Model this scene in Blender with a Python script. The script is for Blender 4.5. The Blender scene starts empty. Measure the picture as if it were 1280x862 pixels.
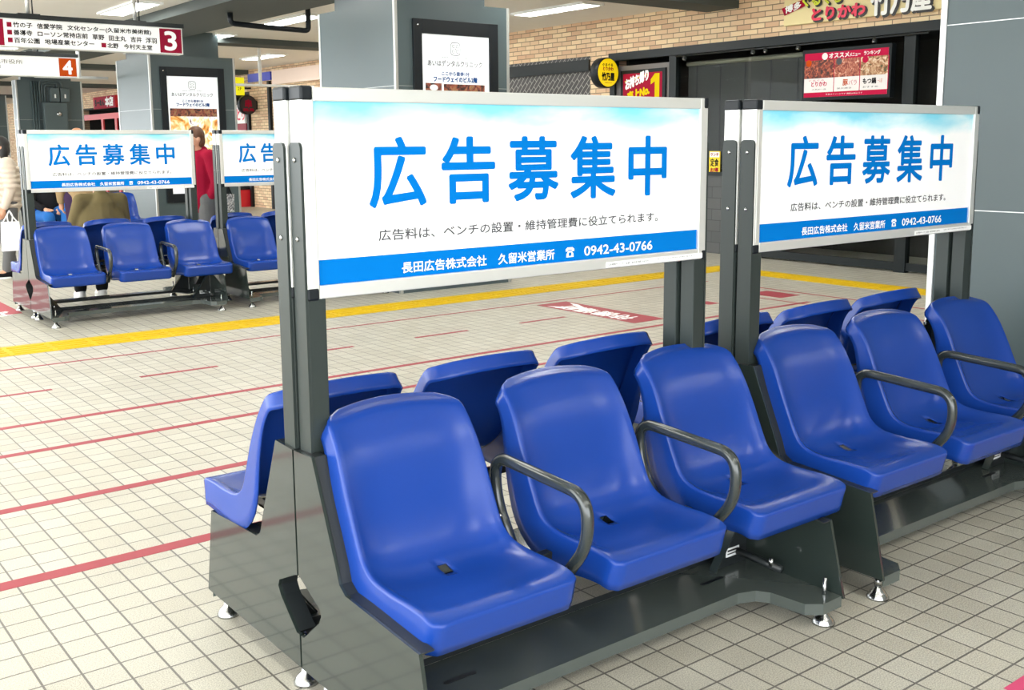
import bpy, bmesh, math, random
from mathutils import Vector, Matrix
random.seed(7)
scn = bpy.context.scene
COL = scn.collection
# ------------------------------------------------------------------ camera, light, exposure
F_PX, YAW, PITCH, ROLL, CY = 1307.9, math.radians(37.72), math.radians(8.903), math.radians(-0.422), -47.1
cam = bpy.data.cameras.new('camera'); camo = bpy.data.objects.new('camera', cam); COL.objects.link(camo)
cam.sensor_width = 36.0; cam.lens = F_PX / 1280 * 36.0; cam.shift_y = CY / 1280; cam.clip_start = 0.05; cam.clip_end = 300
fw = Vector((math.sin(YAW)*math.cos(PITCH), math.cos(YAW)*math.cos(PITCH), -math.sin(PITCH)))
rt = Vector((math.cos(YAW), -math.sin(YAW), 0)); up = rt.cross(fw)
r2 = math.cos(ROLL)*rt + math.sin(ROLL)*up; u2 = -math.sin(ROLL)*rt + math.cos(ROLL)*up
m = Matrix((r2, u2, -fw)).transposed().to_4x4(); m.translation = Vector((0, 0, 1.5)); camo.matrix_world = m
scn.camera = camo
scn.view_settings.view_transform = 'Standard'; scn.view_settings.look = 'None'
scn.view_settings.gamma = 1.0; scn.view_settings.use_curve_mapping = False
scn.view_settings.exposure = 1.45
scn.cycles.use_denoising = True
scn.cycles.max_bounces = 8; scn.cycles.diffuse_bounces = 5
w = bpy.data.worlds.new('world'); scn.world = w; w.use_nodes = True
bg = w.node_tree.nodes['Background']; bg.inputs[0].default_value = (0.93, 0.97, 1.0, 1); bg.inputs[1].default_value = 2.5
LAMP = 8.5          # emission of the fluorescent diffusers
CEIL = 3.3; WX = 10.85

# ------------------------------------------------------------------ materials
def lin(c):
    if isinstance(c, str):
        c = tuple(int(c[i:i+2], 16)/255 for i in (0, 2, 4))
    return tuple(x/12.92 if x <= .04045 else ((x+.055)/1.055)**2.4 for x in c) + (1,)
def mat(name, c, rough=.5, metal=0, spec=.5, coat=0, emit=0, bump=0, bscale=200, var=0, vscale=3, k=1):
    M = bpy.data.materials.new(name); M.use_nodes = True; nt = M.node_tree; N = nt.nodes; L = nt.links
    b = N['Principled BSDF']; col = tuple(x*k for x in lin(c)[:3])+(1,)
    b.inputs['Base Color'].default_value = col; b.inputs['Roughness'].default_value = rough
    b.inputs['Metallic'].default_value = metal; b.inputs['Specular IOR Level'].default_value = spec
    b.inputs['Coat Weight'].default_value = coat; b.inputs['Coat Roughness'].default_value = .08
    if emit:
        b.inputs['Emission Color'].default_value = col; b.inputs['Emission Strength'].default_value = emit
    tc = N.new('ShaderNodeTexCoord')
    if var:
        n = N.new('ShaderNodeTexNoise'); n.inputs['Scale'].default_value = vscale; L.new(tc.outputs['Object'], n.inputs['Vector'])
        mx = N.new('ShaderNodeMix'); mx.data_type = 'RGBA'
        mx.inputs[6].default_value = tuple(x*(1-var) for x in col[:3])+(1,); mx.inputs[7].default_value = tuple(min(1, x*(1+var)) for x in col[:3])+(1,)
        L.new(n.outputs['Fac'], mx.inputs[0]); L.new(mx.outputs[2], b.inputs['Base Color'])
    if bump:
        n = N.new('ShaderNodeTexNoise'); n.inputs['Scale'].default_value = bscale; L.new(tc.outputs['Object'], n.inputs['Vector'])
        bp = N.new('ShaderNodeBump'); bp.inputs['Strength'].default_value = bump; bp.inputs['Distance'].default_value = .002
        L.new(n.outputs['Fac'], bp.inputs['Height']); L.new(bp.outputs[0], b.inputs['Normal'])
    return M
def mixnode(nt, fac, a, b_):
    mx = nt.nodes.new('ShaderNodeMix'); mx.data_type = 'RGBA'
    for v, i in ((fac, 0), (a, 6), (b_, 7)):
        if hasattr(v, 'is_linked') or hasattr(v, 'links'): nt.links.new(v, mx.inputs[i])
        else: mx.inputs[i].default_value = v
    return mx.outputs[2]
def ramp(nt, fac, stops):
    r = nt.nodes.new('ShaderNodeValToRGB'); nt.links.new(fac, r.inputs[0]); e = r.color_ramp.elements
    while len(e) < len(stops): e.new(.5)
    for k, (p, c) in enumerate(stops): e[k].position = p; e[k].color = c if len(c) == 4 else c+(1,)
    return r.outputs[0]
def brickmat(name, c1, c2, cm, bw, rh, mort, axes, off=.5, loc=(0, 0), rough=.6, spec=.3, speck=0, bump=.4, rot=0, stain=0):
    M = bpy.data.materials.new(name); M.use_nodes = True; nt = M.node_tree; N = nt.nodes; L = nt.links; b = N['Principled BSDF']
    tc = N.new('ShaderNodeTexCoord'); sp = N.new('ShaderNodeSeparateXYZ'); cb = N.new('ShaderNodeCombineXYZ')
    L.new(tc.outputs['Object'], sp.inputs[0]); L.new(sp.outputs[axes[0]], cb.inputs[0]); L.new(sp.outputs[axes[1]], cb.inputs[1])
    mp = N.new('ShaderNodeMapping'); mp.inputs['Location'].default_value = (loc[0], loc[1], 0); mp.inputs['Rotation'].default_value = (0, 0, rot)
    L.new(cb.outputs[0], mp.inputs[0])
    br = N.new('ShaderNodeTexBrick'); br.offset = off; br.squash = 1; br.inputs['Scale'].default_value = 1
    br.inputs['Brick Width'].default_value = bw; br.inputs['Row Height'].default_value = rh; br.inputs['Mortar Size'].default_value = mort
    br.inputs['Mortar Smooth'].default_value = .15; br.inputs['Bias'].default_value = 0
    br.inputs['Color1'].default_value = lin(c1); br.inputs['Color2'].default_value = lin(c2); br.inputs['Mortar'].default_value = lin(cm)
    L.new(mp.outputs[0], br.inputs['Vector']); out = br.outputs['Color']
    if speck:
        n = N.new('ShaderNodeTexNoise'); n.inputs['Scale'].default_value = 260; n.inputs['Detail'].default_value = 2; L.new(tc.outputs['Object'], n.inputs['Vector'])
        s = ramp(nt, n.outputs['Fac'], [(.35, (1-speck,)*3), (.65, (1.0,)*3)])
        mm = N.new('ShaderNodeMix'); mm.data_type = 'RGBA'; mm.blend_type = 'MULTIPLY'; mm.inputs[0].default_value = 1
        L.new(out, mm.inputs[6]); L.new(s, mm.inputs[7]); out = mm.outputs[2]
    if stain:
        n = N.new('ShaderNodeTexNoise'); n.inputs['Scale'].default_value = 1.3; n.inputs['Detail'].default_value = 6; L.new(tc.outputs['Object'], n.inputs['Vector'])
        s = ramp(nt, n.outputs['Fac'], [(.3, (1-stain,)*3), (.6, (1.0,)*3)])
        mm = N.new('ShaderNodeMix'); mm.data_type = 'RGBA'; mm.blend_type = 'MULTIPLY'; mm.inputs[0].default_value = 1
        L.new(out, mm.inputs[6]); L.new(s, mm.inputs[7]); out = mm.outputs[2]
    L.new(out, b.inputs['Base Color']); b.inputs['Roughness'].default_value = rough; b.inputs['Specular IOR Level'].default_value = spec
    if bump:
        iv = N.new('ShaderNodeMath'); iv.operation = 'SUBTRACT'; iv.inputs[0].default_value = 1; L.new(br.outputs['Fac'], iv.inputs[1])
        bp = N.new('ShaderNodeBump'); bp.inputs['Strength'].default_value = bump; bp.inputs['Distance'].default_value = .003
        L.new(iv.outputs[0], bp.inputs['Height']); L.new(bp.outputs[0], b.inputs['Normal'])
    return M
BLUE = mat('blue_plastic', '1a4cb4', .27, spec=.4, bump=.03, bscale=500, k=.6)
GREY = mat('grey_painted_steel', '29312e', .11, spec=.4, coat=.35)
POST = mat('post_steel', '2f3634', .36, spec=.25)
DARK = mat('dark_steel', '222627', .35, spec=.4)
BLACK = mat('black_plastic', '151a1e', .4, spec=.25)
TUBE = mat('armrest_enamel', '2a302f', .2, spec=.55, coat=.4)
ALU = mat('anodised_aluminium', 'dfe0dc', .38, metal=.55)
TRAY = mat('tray_steel', '4a514e', .16, spec=.5, coat=.4)
HOLE_SHADE = mat('matt_black', '0c0c0e', 1, spec=0)
CHROME = mat('chrome', 'b4b6b6', .2, metal=1)
WHITE = mat('white_print', 'f6f7f5', .5)
PBLUE = mat('print_blue', '0089ec', .6, spec=.05, k=.62)
PGREY = mat('print_grey', '707074', .6, spec=.05, k=.55)
INK = mat('ink_black', '2b2b2e', .6, spec=.1, k=.5)
PIL = mat('grey_cladding', '667679', .35, spec=.35, var=.06, vscale=1.2, k=.53)
TRIM = mat('corner_trim', 'b9bbb8', .35, metal=.7)
BEAM = mat('beam_grey', '535957', .7, spec=.2)
CEILM = mat('ceiling_board', 'e9e5de', .8, var=.03)
DKFRAME = mat('storefront_frame', '1b2123', .4, spec=.3)
RED = mat('red_print', 'd01f45', .6, spec=.1, k=.55); CRIM = mat('crimson_print', 'b81c42', .6, spec=.1, k=.55)
YEL = mat('yellow_print', 'ffe000', .6, spec=.1, k=.7); ORG = mat('orange_print', 'e2580c', .6, spec=.1, k=.6)
LAMPM = mat('fluorescent_diffuser', 'fdfffb', .5, emit=LAMP)
def glassmat():
    M = bpy.data.materials.new('shop_glass'); M.use_nodes = True; b = M.node_tree.nodes['Principled BSDF']
    b.inputs['Base Color'].default_value = (.75, .78, .78, 1); b.inputs['Roughness'].default_value = .03; b.inputs['Transmission Weight'].default_value = 1; b.inputs['IOR'].default_value = 1.1
    return M
GLASS = glassmat()
def blotch(name, cols, scale, emit=0, warp=2):
    M = bpy.data.materials.new(name); M.use_nodes = True; nt = M.node_tree; b = nt.nodes['Principled BSDF']
    tc = nt.nodes.new('ShaderNodeTexCoord'); n = nt.nodes.new('ShaderNodeTexNoise'); n.inputs['Scale'].default_value = scale; n.inputs['Detail'].default_value = 4; n.inputs['Distortion'].default_value = warp
    nt.links.new(tc.outputs['Object'], n.inputs['Vector'])
    k = len(cols); o = ramp(nt, n.outputs['Fac'], [(.3+.4*i/(k-1), lin(c)) for i, c in enumerate(cols)])
    nt.links.new(o, b.inputs['Base Color'])
    if emit: nt.links.new(o, b.inputs['Emission Color']); b.inputs['Emission Strength'].default_value = emit
    return M
def skyprint():
    M = bpy.data.materials.new('sky_print'); M.use_nodes = True; nt = M.node_tree; b = nt.nodes['Principled BSDF']; N = nt.nodes; L = nt.links
    tc = N.new('ShaderNodeTexCoord'); mp = N.new('ShaderNodeMapping'); mp.inputs['Scale'].default_value = (2.2, 1, 6.5); mp.inputs['Rotation'].default_value = (0, .22, 0)
    L.new(tc.outputs['Object'], mp.inputs[0]); n = N.new('ShaderNodeTexNoise'); n.inputs['Scale'].default_value = 1.1; n.inputs['Detail'].default_value = 5; n.inputs['Distortion'].default_value = .4
    L.new(mp.outputs[0], n.inputs['Vector']); sp = N.new('ShaderNodeSeparateXYZ'); L.new(tc.outputs['Object'], sp.inputs[0])
    h = N.new('ShaderNodeMapRange'); h.inputs[1].default_value = 1.45; h.inputs[2].default_value = 1.63; h.inputs[3].default_value = 0; h.inputs[4].default_value = 1; L.new(sp.outputs[2], h.inputs[0])
    a = N.new('ShaderNodeMath'); a.operation = 'MULTIPLY'; L.new(h.outputs[0], a.inputs[0]); L.new(n.outputs['Fac'], a.inputs[1])
    o = ramp(nt, a.outputs[0], [(.2, lin('fbfcfc')), (.32, lin('c4ebf4')), (.46, lin('7fd2e8'))])
    L.new(o, b.inputs['Base Color']); b.inputs['Roughness'].default_value = .5
    return M
SKY = skyprint()

# ------------------------------------------------------------------ mesh helpers
class MB:
    def __init__(s): s.bm = bmesh.new(); s.mats = []
    def mi(s, M):
        if M not in s.mats: s.mats.append(M)
        return s.mats.index(M)
    def faces(s, vs, fs, M, smooth=False):
        k = s.mi(M); bv = [s.bm.verts.new(v) for v in vs]
        for f in fs:
            try:
                q = s.bm.faces.new([bv[i] for i in f]); q.material_index = k; q.smooth = smooth
            except ValueError: pass
        return bv
    def box(s, a, b, M, bev=0):
        x0, y0, z0 = [min(a[i], b[i]) for i in range(3)]; x1, y1, z1 = [max(a[i], b[i]) for i in range(3)]
        bv = s.faces([(x0,y0,z0),(x1,y0,z0),(x1,y1,z0),(x0,y1,z0),(x0,y0,z1),(x1,y0,z1),(x1,y1,z1),(x0,y1,z1)],
                [(0,3,2,1),(4,5,6,7),(0,1,5,4),(1,2,6,5),(2,3,7,6),(3,0,4,7)], M)
        if bev:
            ed = {e for v in bv for e in v.link_edges}
            bmesh.ops.bevel(s.bm, geom=list(ed), offset=bev, segments=2, profile=.5, affect='EDGES')
        return s
    def prism(s, poly, o, ax, ay, n, M, bev=0):     # poly in the plane (o,ax,ay), extruded by vector n
        o, ax, ay, n = map(Vector, (o, ax, ay, n)); k = len(poly)
        p = [o+ax*a+ay*b for a, b in poly]
        area = sum(poly[i][0]*poly[(i+1) % k][1]-poly[(i+1) % k][0]*poly[i][1] for i in range(k))
        flip = (area > 0) == (ax.cross(ay).dot(n) > 0)
        idx = list(range(k)); 
        f = [idx[::-1] if flip else idx, [i+k for i in (idx if flip else idx[::-1])]]
        for i in range(k):
            j = (i+1) % k; f.append((i, j, j+k, i+k) if flip else (j, i, i+k, j+k))
        bv = s.faces(p+[q+n for q in p], f, M)
        if bev:
            ed = {e for v in bv for e in v.link_edges if len(e.link_faces) == 2 and e.calc_face_angle(0) > .5}
            bmesh.ops.bevel(s.bm, geom=list(ed), offset=bev, segments=2, profile=.5, affect='EDGES')
        return s
    def lathe(s, prof, M, o=(0,0,0), ax=(0,0,1), seg=20, smooth=True):
        ax = Vector(ax).normalized(); q = Vector((0,0,1)).rotation_difference(ax); o = Vector(o); vs = []; fs = []
        for r, h in prof:
            for k in range(seg):
                t = 2*math.pi*k/seg; vs.append(o+q @ Vector((max(r, 1e-5)*math.cos(t), max(r, 1e-5)*math.sin(t), h)))
        for i in range(len(prof)-1):
            for k in range(seg):
                j = (k+1) % seg; fs.append((i*seg+k, i*seg+j, (i+1)*seg+j, (i+1)*seg+k))
        fs.append(tuple(range(seg))[::-1]); fs.append(tuple((len(prof)-1)*seg+k for k in range(seg)))
        s.faces(vs, fs, M, smooth); return s
    def cyl(s, a, b, r, M, seg=16, r2=None):
        a, b = Vector(a), Vector(b); d = b-a
        return s.lathe([(r, 0), (r if r2 is None else r2, d.length)], M, a, d, seg)
    def tube(s, path, r, M, seg=12, closed=False):
        P = [Vector(p) for p in path]; n = len(P); vs = []; fs = []; ref = None
        for i in range(n):
            t = (P[(i+1) % n if closed else min(i+1, n-1)]-P[(i-1) % n if closed else max(i-1, 0)]).normalized()
            if ref is None: ref = t.orthogonal().normalized()
            ref = (ref-t*ref.dot(t)).normalized(); b = t.cross(ref)
            for k in range(seg):
                a = 2*math.pi*k/seg; vs.append(P[i]+ref*(r*math.cos(a))+b*(r*math.sin(a)))
        for i in range(n if closed else n-1):
            for k in range(seg):
                j = (k+1) % seg; i2 = (i+1) % n; fs.append((i*seg+k, i*seg+j, i2*seg+j, i2*seg+k))
        if not closed: fs.append(tuple(range(seg))[::-1]); fs.append(tuple((n-1)*seg+k for k in range(seg)))
        s.faces(vs, fs, M, True); return s
    def quad(s, o, r, u, x0, x1, y0, y1, M, e=0):   # rectangle on a panel, right r, up u, lifted e along r x u
        o, r, u = map(Vector, (o, r, u)); n = r.cross(u)*e
        s.faces([o+r*x0+u*y0+n, o+r*x1+u*y0+n, o+r*x1+u*y1+n, o+r*x0+u*y1+n], [(0,1,2,3)], M); return s
    def poly(s, o, r, u, pts, M, e=0):
        o, r, u = map(Vector, (o, r, u)); n = r.cross(u)*e
        s.faces([o+r*a+u*b+n for a, b in pts], [tuple(range(len(pts)))], M); return s
    def disc(s, o, r, u, cx, cy, rad, M, e=0, seg=32, ry=None):
        return s.poly(o, r, u, [(cx+rad*math.cos(2*math.pi*k/seg), cy+(ry or rad)*math.sin(2*math.pi*k/seg)) for k in range(seg)], M, e)
    def text(s, t, o, r, u, x0, x1, y0, y1, M, e=.001, heavy=0, res=2, slant=0):
        bold = 0
        vs, fs = glyphs(t, bold, res); o, r, u = map(Vector, (o, r, u)); n = r.cross(u)*e
        xs = [v[0] for v in vs]; ys = [v[1] for v in vs]; a, b, c, d = min(xs), max(xs), min(ys), max(ys)
        P = []
        for x, y in vs:
            X = x0+(x-a)/(b-a)*(x1-x0); Y = y0+(y-c)/(d-c)*(y1-y0)
            if slant: Y += (X-x0)*slant
            P.append(o+r*X+u*Y+n)
        s.faces(P, fs, M)
        if heavy:
            for k, (dx, dy) in enumerate(((1,0),(-1,0),(0,1),(0,-1),(.7,.7),(-.7,.7),(.7,-.7),(-.7,-.7))):
                s.faces([p+r*dx*heavy+u*dy*heavy+r.cross(u)*(.00008*(k+1)) for p in P], fs, M)
        return s
    def build(s, name, parent=None, solid=0, kind=None, loc=None, sub=0):
        me = bpy.data.meshes.new(name); s.bm.normal_update(); s.bm.to_mesh(me); s.bm.free()
        for M in s.mats: me.materials.append(M)
        o = bpy.data.objects.new(name, me); COL.objects.link(o)
        if parent: o.parent = parent
        if solid:
            d = o.modifiers.new('Solidify', 'SOLIDIFY'); d.thickness = abs(solid); d.offset = -1 if solid > 0 else 1
        if sub: d = o.modifiers.new('Subsurf', 'SUBSURF'); d.levels = sub; d.render_levels = sub
        if kind: o['kind'] = kind
        if loc: o.location = loc
        return o
_gl = {}
def glyphs(t, bold, res):
    k = (t, bold, res)
    if k not in _gl:
        c = bpy.data.curves.new('glyph', 'FONT'); c.body = t; c.resolution_u = res; c.offset = bold; c.fill_mode = 'FRONT'
        o = bpy.data.objects.new('glyph', c); COL.objects.link(o); dg = bpy.context.evaluated_depsgraph_get(); dg.update()
        me = bpy.data.meshes.new_from_object(o.evaluated_get(dg))
        _gl[k] = ([(v.co.x, v.co.y) for v in me.vertices], [tuple(p.vertices) for p in me.polygons])
        bpy.data.objects.remove(o); bpy.data.curves.remove(c); bpy.data.meshes.remove(me)
    return _gl[k]
def tag(o, label, cat, group=None):
    o['label'] = label; o['category'] = cat
    if group: o['group'] = group
    return o
def thing(name, label, cat, loc=(0,0,0), rz=0, group=None):
    o = bpy.data.objects.new(name, None); COL.objects.link(o); o.empty_display_size = .1
    o.location = loc; o.rotation_euler = (0, 0, rz); return tag(o, label, cat, group)
def copy_tree(o, parent=None, skip=()):
    c = o.copy(); COL.objects.link(c)
    if parent: c.parent = parent
    for ch in [x for x in COL.objects if x.parent == o]:
        if not any(ch.name.startswith(k) for k in skip): copy_tree(ch, c, skip)
    return c
def dup(o, label, loc, rz, group=None, skip=()):
    c = copy_tree(o, None, skip); c.location = loc; c.rotation_euler = (0, 0, rz); c['label'] = label
    if group: c['group'] = group
    return c
X_, Y_, Z_ = Vector((1,0,0)), Vector((0,1,0)), Vector((0,0,1))
def catmull(P, n):
    out = []; P = [Vector(p) for p in P]; P = [2*P[0]-P[1]]+P+[2*P[-1]-P[-2]]
    for i in range(1, len(P)-2):
        for k in range(n):
            t = k/n; a, b, c, d = P[i-1:i+3]
            out.append(.5*((2*b)+(c-a)*t+(2*a-5*b+4*c-d)*t*t+(3*b-a-3*c+d)*t**3))
    return out+[P[-2]]
def rounded(path, rad, n=6):
    P = [Vector(p) for p in path]; out = [P[0]]
    for i in range(1, len(P)-1):
        a = (P[i-1]-P[i]); b = (P[i+1]-P[i]); rr = min(rad, a.length*.49, b.length*.49)
        p0 = P[i]+a.normalized()*rr; p1 = P[i]+b.normalized()*rr
        for k in range(n+1):
            t = k/n; out.append(p0*(1-t)**2+P[i]*2*t*(1-t)+p1*t*t)
    return out+[P[-1]]

# ------------------------------------------------------------------ the setting
TILE = brickmat('floor_tiles', 'cfcbbc', 'c3beae', '76726b', .107, .1165, .0035, (0, 1), off=0, loc=(-.844+.107*20, -1.7055+.1165*40), rough=.42, spec=.4, speck=.4, bump=.3, stain=.08)
b = MB(); b.box((-14, -8, -.2), (16, 90, 0), TILE); b.build('floor', kind='structure')
b = MB(); b.box((2.6, -2.9, 0), (WX+.3, -2.6, CEIL), mat('back_wall', '8d8f8c', .7)); b.build('wall_back', kind='structure')  # unseen wall added behind the camera to darken the near right floor
b = MB(); b.box((-4, -5, CEIL), (12, 90, CEIL+.2), CEILM)
b.build('ceiling', kind='structure')
BRICK = brickmat('tan_bricks', 'f5dcb4', 'd6ad8c', '8f7c66', .225, .068, .006, (1, 2), off=.5, loc=(0, .01), rough=.7, speck=.12, bump=.5)
HERR = brickmat('herringbone_tiles', '4d4b4a', '444342', '9b9892', .2, .07, .006, (1, 2), off=.5, rough=.4, rot=math.radians(45), bump=.2)
GTILE = brickmat('dark_grey_tiles', '595a5a', '505252', '3c3d3d', .3, .15, .004, (1, 2), off=.5, rough=.4)
SHOPIN = mat('shop_interior', '2c2b2a', .7, var=.3, vscale=2)
# the wall has its shop front opening between y 6.66.. and 11.58
b = MB()
b.box((WX, -2.6, 2.79), (WX+.3, 90, CEIL), BRICK); b.box((WX, 11.58, 0), (WX+.3, 12.05, 2.79), BRICK); b.box((WX, 14.2, 0), (WX+.3, 24.4, 2.79), BRICK)
b.box((WX, 27, 0), (WX+.3, 33, 2.79), BRICK); b.box((WX, 38.6, 0), (WX+.3, 90, 2.79), BRICK); b.box((WX, -2.6, 0), (WX+.3, 3, 2.79), BRICK)
b.box((WX+.02, 12.05, 0), (WX+.3, 14.2, 2.79), HERR); b.box((WX+.02, 9.05, 0), (WX+.3, 10.28, 1.05), GTILE)
b.box((WX+1.6, 3, 0), (WX+1.7, 11.58, 2.79), SHOPIN); b.box((WX+1.6, 24.4, 0), (WX+1.7, 27, 2.79), SHOPIN); b.box((WX+1.6, 33, 0), (WX+1.7, 38.6, 2.79), SHOPIN)
for y0, y1 in ((3, 11.58), (24.4, 27), (33, 38.6)):
    for q in (y0, y1): b.box((WX+.3, q-.05, 0), (WX+1.7, q+.05, 2.79), SHOPIN)
    b.box((WX+.1, y0, 2.74), (WX+1.7, y1, 2.79), SHOPIN)
b.build('wall_right', kind='structure')
b = MB(); b.box((WX-.05, 3, 2.68), (WX+.08, 11.6, 2.79), DKFRAME); b.box((WX-.04, 12.05, 2.57), (WX+.08, 14.3, 2.74), DKFRAME)
b.build('trim_1', kind='structure')
# shop window
wi = MB(); wi.box((WX, 3, .02), (WX+.06, 9.0, .11), DKFRAME)
for y0, y1 in ((6.66, 6.8), (10.27, 10.4), (11.5, 11.6), (8.98, 9.06)): wi.box((WX-.02, y0, 0), (WX+.07, y1, 1.1 if y0 == 8.98 else 2.7), DKFRAME)
wi.box((WX, 9.05, 1.05), (WX+.06, 10.3, 1.1), DKFRAME)
w1 = wi.build('window_1', kind='structure')
g = MB(); g.box((WX+.03, 3, .1), (WX+.036, 9.0, 2.68), GLASS); g.box((WX+.03, 9.05, 1.1), (WX+.036, 10.28, 2.68), GLASS); g.build('window_pane', w1)
# framed door panel with poster
d = MB(); d.box((WX+.02, 10.4, .05), (WX+.07, 11.5, 2.6), mat('door_grey', '6f6a67', .5)); d.build('door_1', kind='structure')
# beams under the ceiling
b = MB(); b.box((5.15, -4, 3.17), (6.25, 90, CEIL), BEAM); b.build('trim_2', kind='structure')
b = MB()
for y in (1.6, 9.2, 17.2, 24.4, 32, 40): b.box((-4, y, 3.2), (12, y+.55, CEIL), BEAM)
b.build('trim_3', kind='structure')
# pillars: clad to 2.9 m, core above, bright corner trims
def seams(mb, x0, x1, y0, y1):
    for z in (.23, 1.15, 2.07): mb.box((x0-.0015, y0-.0015, z-.002), (x1+.0015, y1+.0015, z+.002), TRIM)
def pillar(n, x0, y0, wx=1.4, wy=1.57, trim=.035):
    mb = MB(); mb.box((x0, y0, 0), (x0+wx, y0+wy, 2.9), PIL); mb.box((x0+.12, y0+min(.15, wy*.2), 2.9), (x0+wx-.2, y0+wy-min(.15, wy*.2), CEIL), PIL); seams(mb, x0, x0+wx, y0, y0+wy)
    o = mb.build('pillar', kind='structure'); tb = MB()
    for cx in (x0, x0+wx):
        for cy in (y0, y0+wy):
            tb.box((cx-trim*(.2 if cx == x0 else .8), cy-trim*(.2 if cy == y0 else .8), 0), (cx+trim*(.8 if cx == x0 else .2), cy+trim*(.8 if cy == y0 else .2), 2.9), TRIM, .004)
    tb.build('corner_trim', o)
for k, (x, y) in enumerate(((5.54, 9.0), (5.74, 16.6), (5.53, 24.2), (5.6, 31.8), (5.06, 1.4))): pillar(k, x, y, 1.34 if k == 2 else 1.4, .3 if k == 2 else 1.57)
# painted lines and tactile paving
LINE = mat('red_floor_paint', 'd4606a', .5, var=.08, vscale=30, k=.5, spec=.2)
def strip(mb, x0, x1, y0, y1, M, z=.0015): mb.box((x0, y0, 0.0002), (x1, y1, z), M)
b = MB()
strip(b, -9, 5.0, 3.752, 3.824, LINE); strip(b, -9, 1.99, 4.572, 4.63, LINE); strip(b, 2.80, 4.0, 4.58, 4.64, LINE)
strip(b, -9, 8.5, 5.425, 5.475, LINE); strip(b, -9, 8.2, 5.99, 6.04, LINE); strip(b, -9, 8.6, 7.615, 7.645, LINE)
for x0, x1 in ((-2, 1.63), (2.18, 2.71), (3.2, 3.785), (4.335, 4.84), (5.38, 5.88)): strip(b, x0, x1, 6.8 if x0 < 3 else 6.825, 6.84 if x0 < 3 else 6.865, LINE)
strip(b, 8.61, 8.65, 3, 7.4, LINE); strip(b, 8.04, 8.07, 4, 6.55, LINE); strip(b, 8.2, 8.5, 6.34, 6.75, LINE); strip(b, 7.35, 7.5, 6.5, 6.66, LINE)
strip(b, 2.72, 9, .9, 1.305, mat('pink_floor_paint', 'e0507c', .5, k=.8)); b.build('floor_marking', kind='structure')
b = MB(); strip(b, 6.11, 6.47, 6.22, 7.52, LINE)
b.text('待機場所', (6.36, 6.3, .0015), Y_, -X_, .1, 1.0, 0, .22, WHITE, .0006, .006)
b.poly((0, 0, .0022), X_, Y_, [(6.15, 7.3), (6.3, 7.0), (6.43, 7.3), (6.43, 7.42), (6.3, 7.15), (6.15, 7.42)], WHITE); b.build('floor_marking', kind='structure')
b = MB(); strip(b, .9, 2.24, 10.2, 12.75, mat('red_floor_sheet', 'd84a5c', .5, k=.6))
for k in range(4): b.text('バスのりば', (1.0, 12.2-k*.6, .0018), X_, Y_, 0, 1.15, -.3, 0, WHITE, .0006, .006)
b.build('floor_marking', kind='structure')
def tactmat():
    M = mat('tactile_yellow', 'f0c81e', .55, var=.1, vscale=8, k=.7, spec=.2); return M
TACT = tactmat(); b = MB()
def tactile(mb, x0, x1, y0, y1, along):
    mb.box((x0, y0, 0), (x1, y1, .004), TACT)
    L = (x1-x0) if along == 'x' else (y1-y0); n = int(L/.3)
    for k in range(n):
        for j in range(4):
            if along == 'x': mb.box((x0+.3*k+.02, y0+.04+j*(y1-y0-.06)/4, .004), (x0+.3*k+.28, y0+.075+j*(y1-y0-.06)/4, .008), TACT)
            else: mb.box((x0+.04+j*(x1-x0-.06)/4, y0+.3*k+.02, .004), (x0+.075+j*(x1-x0-.06)/4, y0+.3*k+.28, .008), TACT)
tactile(b, -4, 9.4, 8.13, 8.52, 'x'); tactile(b, 9.4, 9.79, 1, 8.52, 'y'); b.build('tactile_paving', kind='structure')
# fluorescent fixtures
def lamp(loc):
    o = thing('ceiling_light', '', 'ceiling light', loc, 0, 'fluorescent ceiling lights')
    f = MB(); f.box((-.19, -.76, -.03), (.19, -.72, 0), WHITE); f.box((-.19, .72, -.03), (.19, .76, 0), WHITE); f.box((-.19, -.72, -.03), (-.15, .72, 0), WHITE); f.box((.15, -.72, -.03), (.19, .72, 0), WHITE); f.build('frame', o)
    d = MB(); d.box((-.15, -.72, -.025), (.15, .72, -.004), LAMPM); d.build('diffuser', o); return o
lamp0 = None
named = {(4.73, 14.3): 'bright fluorescent ceiling light above the bus stop 3 sign', (9.45, 11.2): 'bright ceiling light next to the tan brick wall above the herringbone tiles',
         (7.05, 14.3): 'bright fluorescent ceiling light behind the bent black conduit', (9.45, 17.4): 'small bright ceiling light at the left edge of the central grey pillar',
         (7.05, 17.4): 'ceiling light by the top of the far clinic poster pillar'}
for x in (-2.3, .05, 2.4, 4.73, 7.05, 9.45):
    for y in (-1.2, 1.9, 5.0, 8.1, 11.2, 14.3, 17.4, 20.5, 26.7, 33):
        if y == 1.9 and x in (2.4, 4.73): continue
        lab = named.get((x, y), 'fluorescent ceiling light farther along the concourse ceiling' if y > 17 else 'fluorescent ceiling light of the concourse over the nearest benches')
        if lamp0 is None: lamp0 = o = lamp((x, y, CEIL)); o['label'] = lab
        else: o = dup(lamp0, lab, (x, y, CEIL), 0)

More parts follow.
